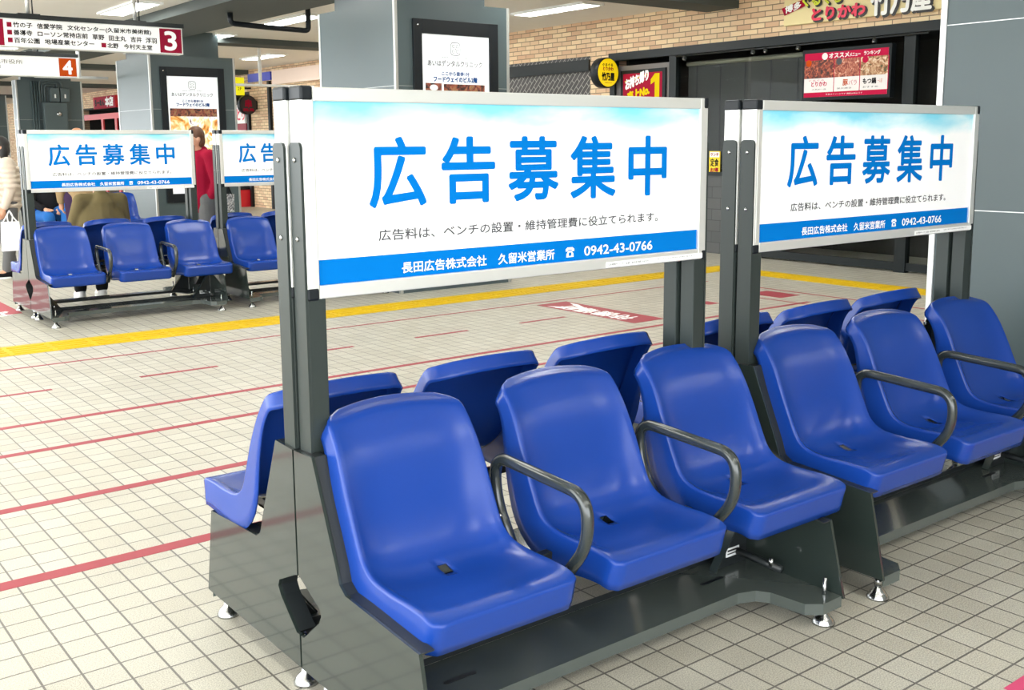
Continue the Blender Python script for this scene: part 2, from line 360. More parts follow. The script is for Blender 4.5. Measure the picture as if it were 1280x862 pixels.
# ------------------------------------------------------------------ benches
PROF = [(.075,.792),(.108,.775),(.142,.735),(.172,.685),(.212,.60),(.246,.525),(.278,.467),(.325,.438),(.40,.430),(.48,.431),(.55,.428),(.592,.415)]
SW = .445
def seat_bm():
    P = catmull([(0, u, z) for u, z in PROF], 8)
    L = [0]
    for i in range(1, len(P)): L.append(L[-1]+(P[i]-P[i-1]).length)
    tot = L[-1]
    def at(s):
        s = min(max(s, 0), tot)
        for i in range(1, len(L)):
            if s <= L[i]: t = (s-L[i-1])/(L[i]-L[i-1]); return P[i-1].lerp(P[i], t)
        return P[-1]
    def frame(s):
        T = (at(s+.012)-at(s-.012)).normalized(); return T, Vector((0, -T.z, T.y))*-1 if False else Vector((0, T.z*-1, T.y))
    NR, NC = 46, 28
    rows = []; ss = []
    for i in range(NR+1):
        t = i/NR; e = .5-.5*math.cos(math.pi*t); ss.append(tot*(.35*e+.65*t))
    def sm(a, b_, x): x = min(max((x-a)/(b_-a), 0), 1); return x*x*(3-2*x)
    bend = L[6*8]
    def surf(a, s):          # a in [-1,1] across
        T, n = frame(s); p = at(s)
        hw = SW/2-.008-.012*sm(.25, 0, s)
        R = .05
        if s < R: hw -= R-math.sqrt(max(R*R-(R-s)**2, 0))
        R2 = .02
        if tot-s < R2: hw -= R2-math.sqrt(max(R2*R2-(R2-(tot-s))**2, 0))
        x = a*hw; f = 1-(x/(SW/2))**2
        dish = .034*math.exp(-((s-bend*.85)/.15)**2)+.016*sm(tot, tot-.12, s)*sm(bend-.05, bend+.1, s)+.012*sm(0, .1, s)*sm(.35, .1, s)
        arch = .052*sm(.30, 0, s)*f
        q = p-n*dish*(1-min(1,abs(a))**4.5)-T*arch
        # n points away from the sitter: up/forward is the positive side
        return Vector((x, q.y, q.z)), T, n
    bm = bmesh.new(); G = []
    for s in ss: G.append([bm.verts.new(surf(-1+2*j/NC, s)[0]) for j in range(NC+1)])
    hr = min(range(NR), key=lambda i: abs(ss[i]-(bend+.045)))
    for i in range(NR):
        for j in range(NC):
            if j in (NC//2-1, NC//2) and i in (hr, hr+1): continue
            bm.faces.new((G[i][j], G[i+1][j], G[i+1][j+1], G[i][j+1]))
    # rim: boundary loop, clockwise from the top left
    loop = [(0, j) for j in range(NC)]+[(i, NC) for i in range(NR)]+[(NR, j) for j in range(NC, 0, -1)]+[(i, 0) for i in range(NR, 0, -1)]
    n_ = len(loop); pos2 = [Vector((surf(-1+2*j/NC, ss[i])[0].x, ss[i])) for i, j in loop]; prev = [G[i][j] for i, j in loop]
    out = []
    for k in range(n_):
        t = Vector((0, 0))
        for w_ in (1, 2): t += (pos2[(k+w_) % n_]-pos2[(k-w_) % n_])
        t.normalize(); out.append(Vector((t.y, -t.x)))
    def D(s, side):
        d = .052+.044*sm(.05, .32, s); d += .018*math.exp(-((s-bend)/.1)**2); d -= .012*sm(bend+.06, tot, s); return d
    r = .009
    stages = [(r*math.sin(q), r*(1-math.cos(q)), 0) for q in (math.pi/8, math.pi/4, 3*math.pi/8, math.pi/2)]+[(r+.002, 0, .35), (r+.005, 0, .7), (r+.006, 0, 1.0)]
    for off, dep, fr in stages:
        cur = []
        for k, (i, j) in enumerate(loop):
            s = ss[i]; p, T, n = surf(-1+2*j/NC, s); o2 = out[k]
            d = dep+fr*(D(s, o2.y)-r)+(r if fr else 0)
            cur.append(bm.verts.new(p+Vector((o2.x*off, 0, 0))+T*(o2.y*off)-n*d))
        for k in range(n_):
            a, b2 = k, (k+1) % n_
            bm.faces.new((prev[a], prev[b2], cur[b2], cur[a]))
        prev = cur
    for v in bm.verts: v.co.y = -v.co.y
    bmesh.ops.recalc_face_normals(bm, faces=bm.faces[:])
    for f in bm.faces: f.smooth = True
    return bm
def seat_mesh():
    bm = seat_bm(); mb = MB(); mb.bm.free(); mb.bm = bm; mb.mats = [BLUE]
    up_ = max(bm.faces, key=lambda f: f.calc_center_median().z if abs(f.normal.z) > .5 else -9)
    return mb
PANEL_F = [(.003,.702),(.105,.706),(.215,.45),(.232,.405),(.262,.386),(.60,.366),(.66,.085),(.003,.085),(.003,.181),(.02,.181),(.11,.255),(.126,.28),(.118,.30),(.012,.35),(.003,.35)]
def make_bench(label, group, centers, arms, du, dz, sign=True):
    R = thing('waiting_bench', label, 'bench', (0,0,0), 0, group)
    for k, c in enumerate(centers):
        if k == 0: s0 = o = seat_mesh().build('seat', R, solid=.005); 
        else: o = s0.copy(); COL.objects.link(o)
        o.parent = R; o.location = (c, -du, dz)
    for x in arms:
        a = MB(); pth = rounded([(x, -.275, .335), (x, -.172, .50), (x, -.17, .626), (x, -.562, .607), (x, -.566, .475), (x, -.45, .335)], .062, 7); a.tube([(p.x, p.y-du, p.z+dz) for p in pth], .0172, TUBE, 12)
        o = a.build('armrest', R)
        cc = MB(); p = Vector((x, -.205-du, .46+dz)); cc.cyl((x-.018, p.y-.004, p.z), (x-.008, p.y-.004, p.z), .006, CHROME, 10); cc.build('bolt', o)
    for x, sx in ((0, 1), (1.537, -1)):
        PF = PANEL_F if x == 0 or du else PANEL_F[:4]+[(.262, .352), (.60, .325)]+PANEL_F[6:]
        p = MB(); p.prism(PF, (x, 0, 0), -Y_, Z_, (sx*.010, 0, 0), GREY, .0015)
        for i in (0, 1, 2, 3, 4):      # folded edge
            a, c = PF[i], PF[i+1]
            d = Vector((c[0]-a[0], c[1]-a[1])).normalized(); q = Vector((d.y, -d.x))*.004
            p.prism([(a[0], a[1]), (c[0], c[1]), (c[0]+q.x, c[1]+q.y), (a[0]+q.x, a[1]+q.y)], (x+sx*.008, 0, 0), -Y_, Z_, (sx*.034, 0, 0), DARK)
        h = PANEL_F[8:15]
        for i in range(1, 5):
            a, c = h[i], h[i+1]; p.prism([a, c, (c[0]+.004, c[1]+.001), (a[0]+.004, a[1]+.001)], (x+sx*.008, 0, 0), -Y_, Z_, (sx*.05, 0, 0), DARK)
        o = p.build('side_panel', R)
        bo = MB(); bo.cyl((x+sx*.07, -.09, .672), (x+sx*.082, -.10, .672), .009, CHROME, 10); bo.build('bolt', o)
        for u in (.615, .065):
            f = MB(); f.lathe([(.036, 0), (.036, .006), (.026, .022), (.013, .036), (.011, .05)], CHROME, (x+sx*.045, -u, 0)); f.cyl((x+sx*.045, -u, .045), (x+sx*.045, -u, .07), .014, CHROME, 6)
            f.cyl((x+sx*.045, -u, .07), (x+sx*.045, -u, .15), .006, CHROME, 10); f.build('levelling_foot', R)
    # low tray with forward tabs at both ends
    t = MB(); half = [(.012,.655),(.105,.655),(.15,.62),(.165,.50),(.19,.462),(.25,.44)]
    pl = half+[(1.537-a, c) for a, c in half[::-1]]+[(1.525,.04),(1.42,.04),(1.37,.19),(1.30,.215),(.237,.215),(.167,.19),(.117,.04),(.012,.04)]
    t.prism(pl, (0, 0, .088), X_, -Y_, (0, 0, .006), TRAY)
    for i in range(len(half)*2-1):
        a, c = pl[i], pl[i+1]; t.prism([(a[0], a[1]), (c[0], c[1]), (c[0], c[1]-.004), (a[0], a[1]-.004)], (0, 0, .058), X_, -Y_, (0, 0, .0305), TRAY)
    t.box((.02, -.21, .094), (1.517, -.214, .112), DARK)
    o = t.build('tray', R)
    for x in (.30, 1.297):
        s = MB(); s.prism([(x+sx*.045+.008*math.cos(q), .325+.008*math.sin(q)) for sx, qs in ((1, (-90, -45, 0, 45, 90)), (-1, (90, 135, 180, 225, 270))) for q in map(math.radians, qs)], (0, 0, .0935), X_, -Y_, (0, 0, .001), BLACK); s.build('slot', o)
    for x, sx in ((.012, 1), (1.525, -1)):
        gg = MB(); gg.prism([(x, .094), (x+sx*.17, .094), (x+sx*.155, .115), (x+sx*.02, .30), (x, .30)], (0, -.275, 0), X_, Z_, (0, .005, 0), DARK)
        gg.prism([(x+sx*.172, .094), (x+sx*.176, .098), (x+sx*.022, .305), (x+sx*.018, .301)], (0, -.295, 0), X_, Z_, (0, .03, 0), GREY); o = gg.build('gusset', R)
        if sx < 0:
            lb = MB(); lb.box((x-.105, -.2755, .125), (x-.04, -.277, .155), WHITE); lb.quad((x-.105, -.277, .125), X_, Z_, .006, .06, .018, .024, INK, .0004); lb.quad((x-.105, -.277, .125), X_, Z_, .006, .05, .008, .012, INK, .0004)
            lb.build('maker_label', o)['label'] = 'small white maker label'
        c = MB(); c.cyl((x+sx*.075, -.30, .15), (x+sx*.06, -.47, .135), .012, DARK, 12); c.cyl((x+sx*.07, -.435, .14), (x+sx*.07, -.435, .165), .008, CHROME, 8); c.build('clamp_bar', R)
    rl = MB(); rl.box((.012, -.31-du*.6, .345), (1.525, -.34-du*.6, .372), DARK, .003)
    for c in centers: rl.box((c-.09, -.31-du*.6, .362), (c-.06, -.53-du, .376+dz*.5), DARK); rl.box((c+.06, -.31-du*.6, .362), (c+.09, -.53-du, .376+dz*.5), DARK)
    for c in centers: rl.box((c-.09, -.25-du, .352+dz*.3), (c+.09, -.46-du, .36+dz*.3), HOLE_SHADE)  # black sheet added under the drain holes, their shade put into its colour
    rl.build('seat_rail', R)
    if sign:
        for x, sx in ((.027, 1), (1.520, -1)):
            p = MB(); p.box((x, -.004, .40), (x+sx*.052, -.064, 1.108), POST, .003)
            st = [(-.004, .60), (-.066, .60)]+[(-.066+.016*(1-math.cos(q)), 1.49+.016*math.sin(q)) for q in (0, .4, .8, 1.2, 1.57)]+[(-.004-.016*(1-math.cos(q)), 1.49+.016*math.sin(q)) for q in (1.57, 1.2, .8, .4, 0)]
            p.prism(st, (x, 0, 0), Y_, Z_, (-sx*.007, 0, 0), POST, .001); o = p.build('post', R)
            for z in (1.462, 1.262):
                s = MB(); s.lathe([(.007, 0), (.006, .003), (.002, .0045)], CHROME, (x-sx*.007, -.035, z), (-sx, 0, 0), 10); s.build('screw', o)
        S = MB(); x0, x1, z0, z1, f = .027, 1.520, 1.107, 1.643, .035
        S.box((x0+f, -.002, z0), (x1-f, -.067, z0+f), ALU, .003); S.box((x0+f, -.002, z1-f), (x1-f, -.067, z1), ALU, .003)
        S.box((x0, -.002, z0), (x0+f, -.067, z1), ALU, .003); S.box((x1-f, -.002, z0), (x1, -.067, z1), ALU, .003)
        S.box((x0+f, -.012, z0+f), (x1-f, -.05, z1-f), ALU); S.box((x0+.012, -.066, z0+f), (x0+.016, -.0685, z1-f), ALU)
        S.box((x0+.0, -.0025, z1-.034), (x0+.004, -.01, z0+.03), ALU)
        sg = S.build('sign_frame', R); P = MB(); o = (0.027, -.0565, 1.107)
        P.box((x0+f, -.05, z0+f), (x1-f, -.0565, z1-f), SKY)
        P.quad(o, X_, Z_, .035, 1.458, .035, .1, PBLUE, .0004)
        W5 = .188
        for ch, a, c, zt, zb in (('広', .193, .372, .412, .226), ('告', .424, .607, .412, .228), ('募', .655, .845, .412, .226), ('集', .893, 1.08, .413, .224), ('中', 1.136, 1.308, .413, .224)):
            P.text(ch, o, X_, Z_, a+.003, c-.003, zb+.003, zt-.003, PBLUE, .0008, .0042, 4)
        P.text('広告料は、ベンチの設置・維持管理費に役立てられます。', o, X_, Z_, .218, 1.27, .138, .168, PGREY, .0008, .0005, 2)
        P.text('長田広告株式会社', o, X_, Z_, .288, .573, .046, .076, WHITE, .001, .0006, 2)
        P.text('久留米営業所', o, X_, Z_, .616, .828, .045, .076, WHITE, .001, .0006, 2)
        P.text('0942-43-0766', o, X_, Z_, .95, 1.246, .047, .076, WHITE, .001, .0006, 3)
        # telephone symbol
        cx, cz = .891, .061
        P.poly(o, X_, Z_, [(cx-.017, cz+.004), (cx-.017, cz+.011), (cx-.010, cz+.016), (cx+.010, cz+.016), (cx+.017, cz+.011), (cx+.017, cz+.004), (cx+.009, cz+.004), (cx+.007, cz+.009), (cx-.007, cz+.009), (cx-.009, cz+.004)], WHITE, .001)
        P.poly(o, X_, Z_, [(cx-.015, cz-.014), (cx+.015, cz-.014), (cx+.014, cz-.004), (cx+.006, cz+.006), (cx-.006, cz+.006), (cx-.014, cz-.004)], WHITE, .001); P.disc(o, X_, Z_, cx, cz-.005, .006, PBLUE, .0014, 16)
        po = P.build('poster', sg)
        T = MB(); T.box((x0+1.033, -.067, z0+.004), (x1-.004, -.0685, z0+.021), WHITE)
        T.text('広告募集中 ベンチの設置・維持管理費 久留米市', (0, -.0685, 0), X_, Z_, x0+1.04, x0+1.22, z0+.009, z0+.016, INK, .0004, 0, 1)
        T.text('お問い合わせは長田広告株式会社まで', (0, -.0685, 0), X_, Z_, x0+1.25, x0+1.44, z0+.012, z0+.017, PGREY, .0004, 0, 1); T.build('notice_strip', sg)
        for cx0, cx1, zz0, zz1 in ((x0-.002, x0+.033, z1-.034, z1+.003), (x0-.002, x0+.033, z0-.003, z0+.03), (x1+.002, x1-.02, z1-.034, z1+.003), (x1+.002, x1-.02, z0-.003, z0+.03)):
            c = MB(); c.box((cx0, -.0005, zz0), (cx1, -.0695, zz1), BLACK, .006); c.build('corner_cap', sg)
    return R
FC, FA = [.2645, .8365, 1.4085], [.54, 1.115]
RC, RA = [1.305, .775, .245], [1.04, .51]
PITCH_B, LEN, SL = 1.743, 1.537, 2.475
GB = 'back to back waiting benches with advert boards'
front = make_bench('nearest bench with three blue seats facing the camera under the largest advert board', GB, FC, FA, 0, 0)
front.location = (1.178, SL, 0)
rear = make_bench('bench of blue seats facing away, back to back with the nearest bench at centre left', GB, RC, RA, .10, .03)
rear.location = (1.178+LEN, SL+.003, 0); rear.rotation_euler = (0, 0, math.pi)
dup(front, 'bench facing the camera at the right edge, under the board beside the grey pillar', (1.178+PITCH_B, SL, 0), 0)
dup(rear, 'bench facing away behind the right-hand advert board, only its seat tops showing', (1.178+PITCH_B+LEN, SL+.003, 0), math.pi)
LX, LY = 1.178+1.04, SL+7.30
dup(front, 'far left bench of three blue seats facing the camera beyond the yellow tactile line', (LX, LY, 0), 0)
dup(rear, 'bench facing away at far left, with the person in the olive jacket sitting on it', (LX+LEN, LY+.003, 0), math.pi)
dup(front, 'far bench facing the camera whose advert board is cut off by the near post', (LX+PITCH_B, LY, 0), 0)
dup(rear, 'far bench facing away behind the advert board cut off by the near post', (LX+PITCH_B+LEN, LY+.003, 0), math.pi)
dup(front, 'farthest bench, facing the camera, with the person in blue jeans on it', (3.63, 16.3, 0), 0, skip=('sign_frame', 'post'))

# ------------------------------------------------------------------ hanging signs
def board_sign(label, x0, x1, y, z0, z1, M, num, colr, rows, rods):
    R = thing('bus_stop_sign', label, 'sign', ((x0+x1)/2, y, z0), 0)
    L = Vector((-(x0+x1)/2, 0, -z0))
    def A(p): return tuple(Vector(p)+L)
    o = A((0, 0, 0)); b = MB(); b.box(A((x0, 0, z0)), A((x1, .16, z1)), ALU, .004); b.quad(o, X_, Z_, x0+.012, x1-.012, z0+.012, z1-.012, WHITE, .001)
    h = z1-z0-.03; bx = x1-.015
    b.quad(o, X_, Z_, bx-h*.94, bx, z0+.015, z1-.015, colr, .0015); b.text(num, o, X_, Z_, bx-h*.72, bx-h*.24, z0+.05, z1-.05, WHITE, .002, .008, 6)
    if num == '3': b.quad(o, X_, Z_, 2.62, 2.892, z0+.015, z1-.015, colr, .0015); b.text(num, o, X_, Z_, 2.68, 2.83, z0+.05, z1-.05, WHITE, .002, .008, 6)
    for t, a, c, p, q in rows:
        if t == '#': b.quad(o, X_, Z_, a, c, p, q, CRIM, .0015)
        else: b.text(t, o, X_, Z_, a, c, p, q, INK, .0015, .0018 if num == '3' else 0, 2)
    b.build('sign_face', R); c = MB(); c.box(A((x0-.02, -.01, z1)), A((x1+.02, .17, z1+.05)), DARK, .003); c.build('top_rail', R)
    for x in rods:
        r = MB(); r.cyl(A((x, .08, z1+.05)), A((x, .08, CEIL)), .022, ALU, 12); r.cyl(A((x+.05, .08, z1+.05)), A((x+.05, .08, CEIL)), .008, DARK, 8); r.box(A((x-.12, .03, z1+.05)), A((x+.12, .13, z1+.065)), DARK); r.build('hanger', R)
rows3 = [('#', 2.928, 2.979, 2.831, 2.884), ('竹の子', 2.995, 3.196, 2.831, 2.888), ('信愛学院', 3.247, 3.52, 2.831, 2.888), ('文化センター(久留米市美術館)', 3.578, 4.548, 2.824, 2.886),
         ('#', 2.928, 2.979, 2.747, 2.799), ('善導寺', 2.995, 3.19, 2.745, 2.803), ('ローソン常持店前', 3.25, 3.80, 2.745, 2.803), ('草野', 3.854, 3.988, 2.741, 2.80), ('田主丸', 4.043, 4.24, 2.738, 2.798), ('吉井', 4.298, 4.428, 2.736, 2.797), ('浮羽', 4.477, 4.61, 2.732, 2.795),
         ('#', 2.928, 2.979, 2.662, 2.715), ('百年公園', 2.995, 3.263, 2.66, 2.718), ('地場産業センター', 3.321, 3.867, 2.66, 2.718), ('#', 3.95, 4.005, 2.655, 2.707), ('北野', 4.02, 4.147, 2.652, 2.708), ('今村天主堂', 4.212, 4.55, 2.65, 2.708)]
board_sign('long white hanging bus stop sign with a red number 3 square', 2.58, 4.935, 13, 2.612, 2.93, WHITE, '3', CRIM, rows3, (3.18, 4.39))
board_sign('white hanging bus stop sign with an orange number 4 square', 2.2, 4.56, 16.2, 2.49, 2.775, WHITE, '4', ORG, [('久留米市役所', 3.25, 3.82, 2.655, 2.715), ('前', 3.45, 3.53, 2.59, 2.645)], (2.7, 4.0))
b = MB(); b.tube(rounded([(5.57, 13.0, 3.16), (5.57, 13.0, 3.03), (6.1, 13.0, 3.01), (6.66, 13.0, 3.0), (6.66, 13.0, CEIL)], .06), .035, BLACK, 10)
tag(b.build('conduit_pipe'), 'black bent conduit pipe hanging under the grey ceiling beam', 'pipe')
def rail(label, xs, x0, x1, y, z):
    b = MB()
    for x in xs: b.cyl((x, y, z), (x, y, CEIL), .032, WHITE, 10)
    b.cyl((x0, y, z), (x1, y, z), .024, WHITE, 10); tag(b.build('hanging_rail'), label, 'rail')
rail('white hanging rail under the ceiling between the two clinic poster pillars', (8.5,), 7.6, 9.6, 18.6, 2.6)
rail('white hanging rail under the ceiling behind the bus stop 4 sign', (5.2,), 4.5, 5.66, 18.4, 2.63)
# ------------------------------------------------------------------ pillar light boxes
GLOW = mat('lit_poster', 'f4f8fb', .4, emit=.08)
PHOTO1 = blotch('poster_photo_dark', ['0e0c0b', '3f2820', '8a4234', '96724a', '22262b'], 9, .06)
PHOTO2 = blotch('poster_photo_room', ['8a4a1c', 'e8963a', 'f7d7a0', 'ffffff', '6a4a36'], 4, .12)
def lightbox(label, x, y, room):
    R = thing('poster_light_box', label, 'poster', (x, y, .6)); b = MB(); w, h = 1.045, 2.125
    for a in ((0, 0, .1, h), (w-.11, 0, w, h), (.1, h-.14, w-.11, h), (.1, 0, w-.11, .14)): b.box((a[0], -.03, a[1]), (a[2], 0, a[3]), BLACK, .004)
    b.lathe([(.012, 0), (.01, .004)], CHROME, (.05, -.03, h-.06), (0, -1, 0), 10); b.build('frame', R)
    o = (0, -.012, 0); p = MB(); p.box((.1, -.012, .14), (w-.11, -.002, h-.14), GLOW)
    LG = mat('print_pale_grey', '8f9396', .6, spec=.1, k=.6); BL = mat('print_navy', '2b5fa8', .6, spec=.1, k=.6)
    cx = .51
    ring = [(cx+.062*math.copysign(abs(math.cos(t))**.5, math.cos(t)), 1.85+.066*math.copysign(abs(math.sin(t))**.5, math.sin(t))) for t in [2*math.pi*k/24 for k in range(24)]]
    for k in range(24):
        a, c = ring[k], ring[(k+1) % 24]; p.poly(o, X_, Z_, [a, c, (cx+(c[0]-cx)*.9, 1.85+(c[1]-1.85)*.9), (cx+(a[0]-cx)*.9, 1.85+(a[1]-1.85)*.9)], LG, .001)
    for dx in (-1, 1):
        for dz in (-1, 1): p.disc(o, X_, Z_, cx+dx*.024, 1.85+dz*.026, .017, LG, .001, 14); p.disc(o, X_, Z_, cx+dx*.024, 1.85+dz*.026, .012, GLOW, .0014, 14)
    p.disc(o, X_, Z_, cx, 1.85, .006, PGREY, .001, 10)
    p.text('AIIHA DENTAL CLINIC', o, X_, Z_, .34, .68, 1.755, 1.772, LG, .001, 0, 1)
    p.text('あいはデンタルクリニック', o, X_, Z_, .17, .845, 1.674, 1.734, PGREY, .001, .0012, 2)
    p.text('ここから徒歩1分', o, X_, Z_, .34, .68, 1.583, 1.624, BL, .001, .002, 2); p.text('フードウェイのビル2階', o, X_, Z_, .24, .78, 1.52, 1.572, BL, .001, .003, 2)
    if room:
        p.quad(o, X_, Z_, .13, .90, .75, 1.48, PHOTO2, .001); p.quad(o, X_, Z_, .13, .90, 1.36, 1.485, PHOTO1, .0014)
    else:
        p.quad(o, X_, Z_, .14, .335, .9, 1.505, PHOTO1, .001); p.quad(o, X_, Z_, .36, .875, .9, 1.5, PHOTO1, .001); p.disc(o, X_, Z_, .24, 1.46, .05, WHITE, .0014, 20, .03)
    p.build('poster', R)
    return R
lightbox('clinic poster light box on the central grey pillar behind the largest board', 5.735, 8.998, False)
lightbox('clinic poster light box with a room photo on the far left grey pillar', 5.9, 16.598, True)
# ------------------------------------------------------------------ along the shop wall (faces -x)
RW, NW = -Y_, Vector((-1, 0, 0))
def wall_o(x): return (x, 0, 0)
CREAM = mat('cream_board', 'e6d6a0', .5)
R = thing('shop_sign_board', 'cream shop sign board with red and white lettering on the tan bricks', 'sign', (WX-.03, 7.4, 2.9))
b = MB(); b.box((-.04, -1.1, .0), (.029, 1.03, .34), CREAM, .004); b.build('board', R)
oo = (-.04, -7.4, -2.9); SH = mat('sign_black', '1d1b1a', .4); PINKR = mat('sign_red', 'e02a4e', .4); LIME = mat('sign_lime', 'd3dc2e', .4)
t = MB(); t.poly((-.041, -7.4, -2.9), RW, Z_, [(-8.456, 3.11), (-8.147, 3.185), (-8.11, 3.105), (-8.41, 3.02)], RED, .012); t.text('博多', (-.041, -7.4, -2.9), RW, Z_, -8.40, -8.17, 3.045, 3.13, WHITE, .014, .004, 3, .18); t.build('red_tab', R)
def shade(txt, a, c, p, q, col, hv, nm, sl=0):
    t = MB(); t.text(txt, oo, RW, Z_, a+.02, c+.02, p-.016, q-.016, SH, .012, hv*2.0, 3, sl); t.text(txt, oo, RW, Z_, a, c, p, q, col, .02, hv, 3, sl); t.build(nm, R)
shade('ぐるぐる', -8.14, -7.6, 3.10, 3.23, LIME, .006, 'lime_lettering'); shade('とりかわ', -8.0, -7.28, 2.925, 3.06, PINKR, .009, 'red_lettering'); shade('竹乃屋', -7.2, -6.46, 2.905, 3.20, WHITE, .011, 'white_lettering')
# menu screen
R = thing('menu_screen', 'red and white menu screen with food photos in the shop window', 'screen', (WX-.12, 7.49, 2.02)); b = MB()
b.box((0, -.60, -.04), (.09, .60, .56), BLACK, .006); b.box((.09, -.2, .1), (.145, .2, .4), DARK); b.build('housing', R)
MENUW = mat('screen_white', 'fdf8f2', .5, emit=.45, k=.4, spec=.1); MENUR = mat('screen_red', 'd0184a', .5, emit=.3, k=.45, spec=.1); o = (-.001, 0, 0)
FOOD = [blotch('food_'+n, c, 22, .1, 1) for n, c in (('skewers', ['1c0e0a', '4a1c12', '8a3a24', 'b87a58']), ('pork', ['38140e', '7a3022', 'ab6a50', 'd0b8a4']), ('stew', ['2a401c', '8a5a3a', 'b89874', 'd0c4b4']))]
p = MB(); p.quad(o, RW, Z_, -.565, .565, 0, .515, MENUW); p.quad(o, RW, Z_, -.565, .565, .43, .515, MENUR, .001); p.quad(o, RW, Z_, -.565, .565, 0, .055, MENUR, .001)
p.text('オススメ', o, RW, Z_, -.22, .05, .445, .5, MENUW, .002, .003); p.text('メニュー', o, RW, Z_, .06, .2, .447, .487, MENUW, .002, .002); p.text('ランキング', o, RW, Z_, .25, .46, .45, .495, MENUW, .002, .002); p.disc(o, RW, Z_, -.28, .47, .04, MENUW, .002)
p.text('写真はイメージです 価格は税込です', o, RW, Z_, -.25, .25, .018, .036, MENUW, .002)
for k, (a, c) in enumerate(((-.565, -.15), (-.14, .2), (.21, .565))): 
    p.quad(o, RW, Z_, a, c, .22, .43, FOOD[k], .001); p.quad(o, RW, Z_, c, c+.01, .055, .43, MENUR, .001); p.disc(o, RW, Z_, a+.06, .40, .04, (ORG, PGREY, MENUR)[k], .002, 20)
p.text('とりかわ', o, RW, Z_, -.46, -.24, .125, .18, MENUR, .002, .002); p.text('ぐるぐる', o, RW, Z_, -.50, -.28, .185, .205, MENUR, .002); p.text('人気の一品', o, RW, Z_, -.45, -.25, .08, .10, INK, .002)
p.text('豚', o, RW, Z_, -.02, .05, .12, .19, ORG, .002, .002); p.text('バラ', o, RW, Z_, .06, .17, .12, .18, MENUR, .002); p.text('炭火焼き', o, RW, Z_, -.1, .1, .08, .10, INK, .002)
p.text('もつ鍋', o, RW, Z_, .25, .42, .125, .19, INK, .002, .003); p.text('一人前', o, RW, Z_, .44, .5, .13, .18, ORG, .002); p.text('おすすめ', o, RW, Z_, .25, .45, .08, .10, INK, .002); p.build('screen', R)
# red number one poster in the framed panel
R = thing('take_out_poster', 'red take out poster with a large yellow No.1 in a black frame', 'poster', (WX+.02, 10.93, 1.45)); b = MB()
b.box((-.03, -.45, -.05), (0, .45, 1.08), BLACK, .004); b.build('frame', R); o = (-.031, 0, 0); p = MB(); p.quad(o, RW, Z_, -.395, .39, 0, 1.03, RED)
p.text('お持ち帰り', o, RW, Z_, -.34, .12, .80, .95, WHITE, .002, .008, 3, .28); p.poly(o, RW, Z_, [(.17,.86),(.17,.93),(.25,1.01),(.34,1.01),(.34,.68),(.25,.68),(.25,.90)], YEL, .002); p.text('売上No.', o, RW, Z_, -.3, .14, .62, .76, YEL, .002, .009, 3, .25)
p.poly(o, RW, Z_, [(-.36, .93), (.1, 1.06-.05), (.1, .995), (-.36, .915)], YEL, .001); p.text('とりかわ', o, RW, Z_, -.3, .3, .3, .5, WHITE, .002, .006, 3); p.build('print', R)
# round projecting sign: its faces look along y
def round_sign(label, y, z, rad, face, rim, x, texts):
    R = thing('round_sign', label, 'sign', (x, y, z)); b = MB(); b.lathe([(rad*.93, 0), (rad, .012), (rad, .15), (rad*.93, .162)], rim, (0, .08, 0), (0, -1, 0), 40); b.box((rad-.02, -.04, -.1), (WX-x-.005, .04, .1), BLACK, .005); b.build('rim', R)
    p = MB(); o = (0, -.083, 0); p.disc(o, X_, Z_, 0, 0, rad*.92, face, 0, 40)
    for t, a, c, q, s_, M, hv in texts: p.text(t, o, X_, Z_, a, c, q, s_, M, .001, hv, 3)
    p.build('face', R)
round_sign('round yellow shop sign sticking out above the herringbone tiles', 11.47, 2.50, .217, mat('sign_yellow', 'f7d60c', .4, emit=.15), BLACK, 10.60, [('ぐるぐる', -.11, .09, .09, .13, INK, .002), ('とりかわ', -.1, .1, .03, .08, RED, .003), ('竹乃屋', -.12, .12, -.11, -.0, INK, .006), ('TAKENOYA', -.07, .07, -.15, -.135, INK, 0)])
round_sign('round black shop sign with a red emblem beside the far brick pillar', 24.0, 2.45, .225, mat('sign_dark', '2c2426', .4), BLACK, 10.6, [('串', -.08, .08, -.06, .12, RED, .008), ('焼鳥', -.14, .14, -.15, -.08, RED, .003)])
R = thing('yellow_notice', 'small yellow projecting notice above the round black sign', 'sign', (10.55, 24.3, 2.69)); b = MB(); b.box((-.13, -.03, 0), (.13, .03, .42), mat('bright_yellow', 'f6ee1c', .4, emit=.2), .02); b.text('営業中', (0, -.031, 0), X_, Z_, -.08, .08, .22, .28, INK, .001); b.text('2F', (0, -.031, 0), X_, Z_, -.05, .05, .12, .19, INK, .001); b.box((.13, -.015, .15), (WX-10.55-.005, .015, .19), BLACK); b.build('panel', R)
R = thing('station_notice', 'small black and white notice board left of the yellow notice', 'sign', (10.36, 24.7, 2.62)); b = MB(); b.box((-.22, -.03, 0), (.2, .03, .5), BLACK, .01); b.quad((0, -.031, 0), X_, Z_, -.2, .18, .2, .46, WHITE); b.text('案内', (0, -.032, 0), X_, Z_, -.14, .12, .26, .42, INK, .001, .004); b.box((-.02, -.01, .5), (.02, .01, .68), BLACK); b.build('panel', R)
b = MB(); b.box((-.005, -.095, 0), (.002, .095, .3), mat('yellow_paper', 'f3d51a', .5)); b.quad((-.0052, 0, 0), RW, Z_, -.085, .085, .22, .29, WHITE, .001); b.text('ランチ', (-.0052, 0, 0), RW, Z_, -.07, .07, .235, .275, RED, .002, .002); b.text('定食', (-.0052, 0, 0), RW, Z_, -.07, .07, .1, .2, INK, .001, .003); b.text('お得', (-.0052, 0, 0), RW, Z_, -.07, .07, .02, .08, RED, .001, .003)
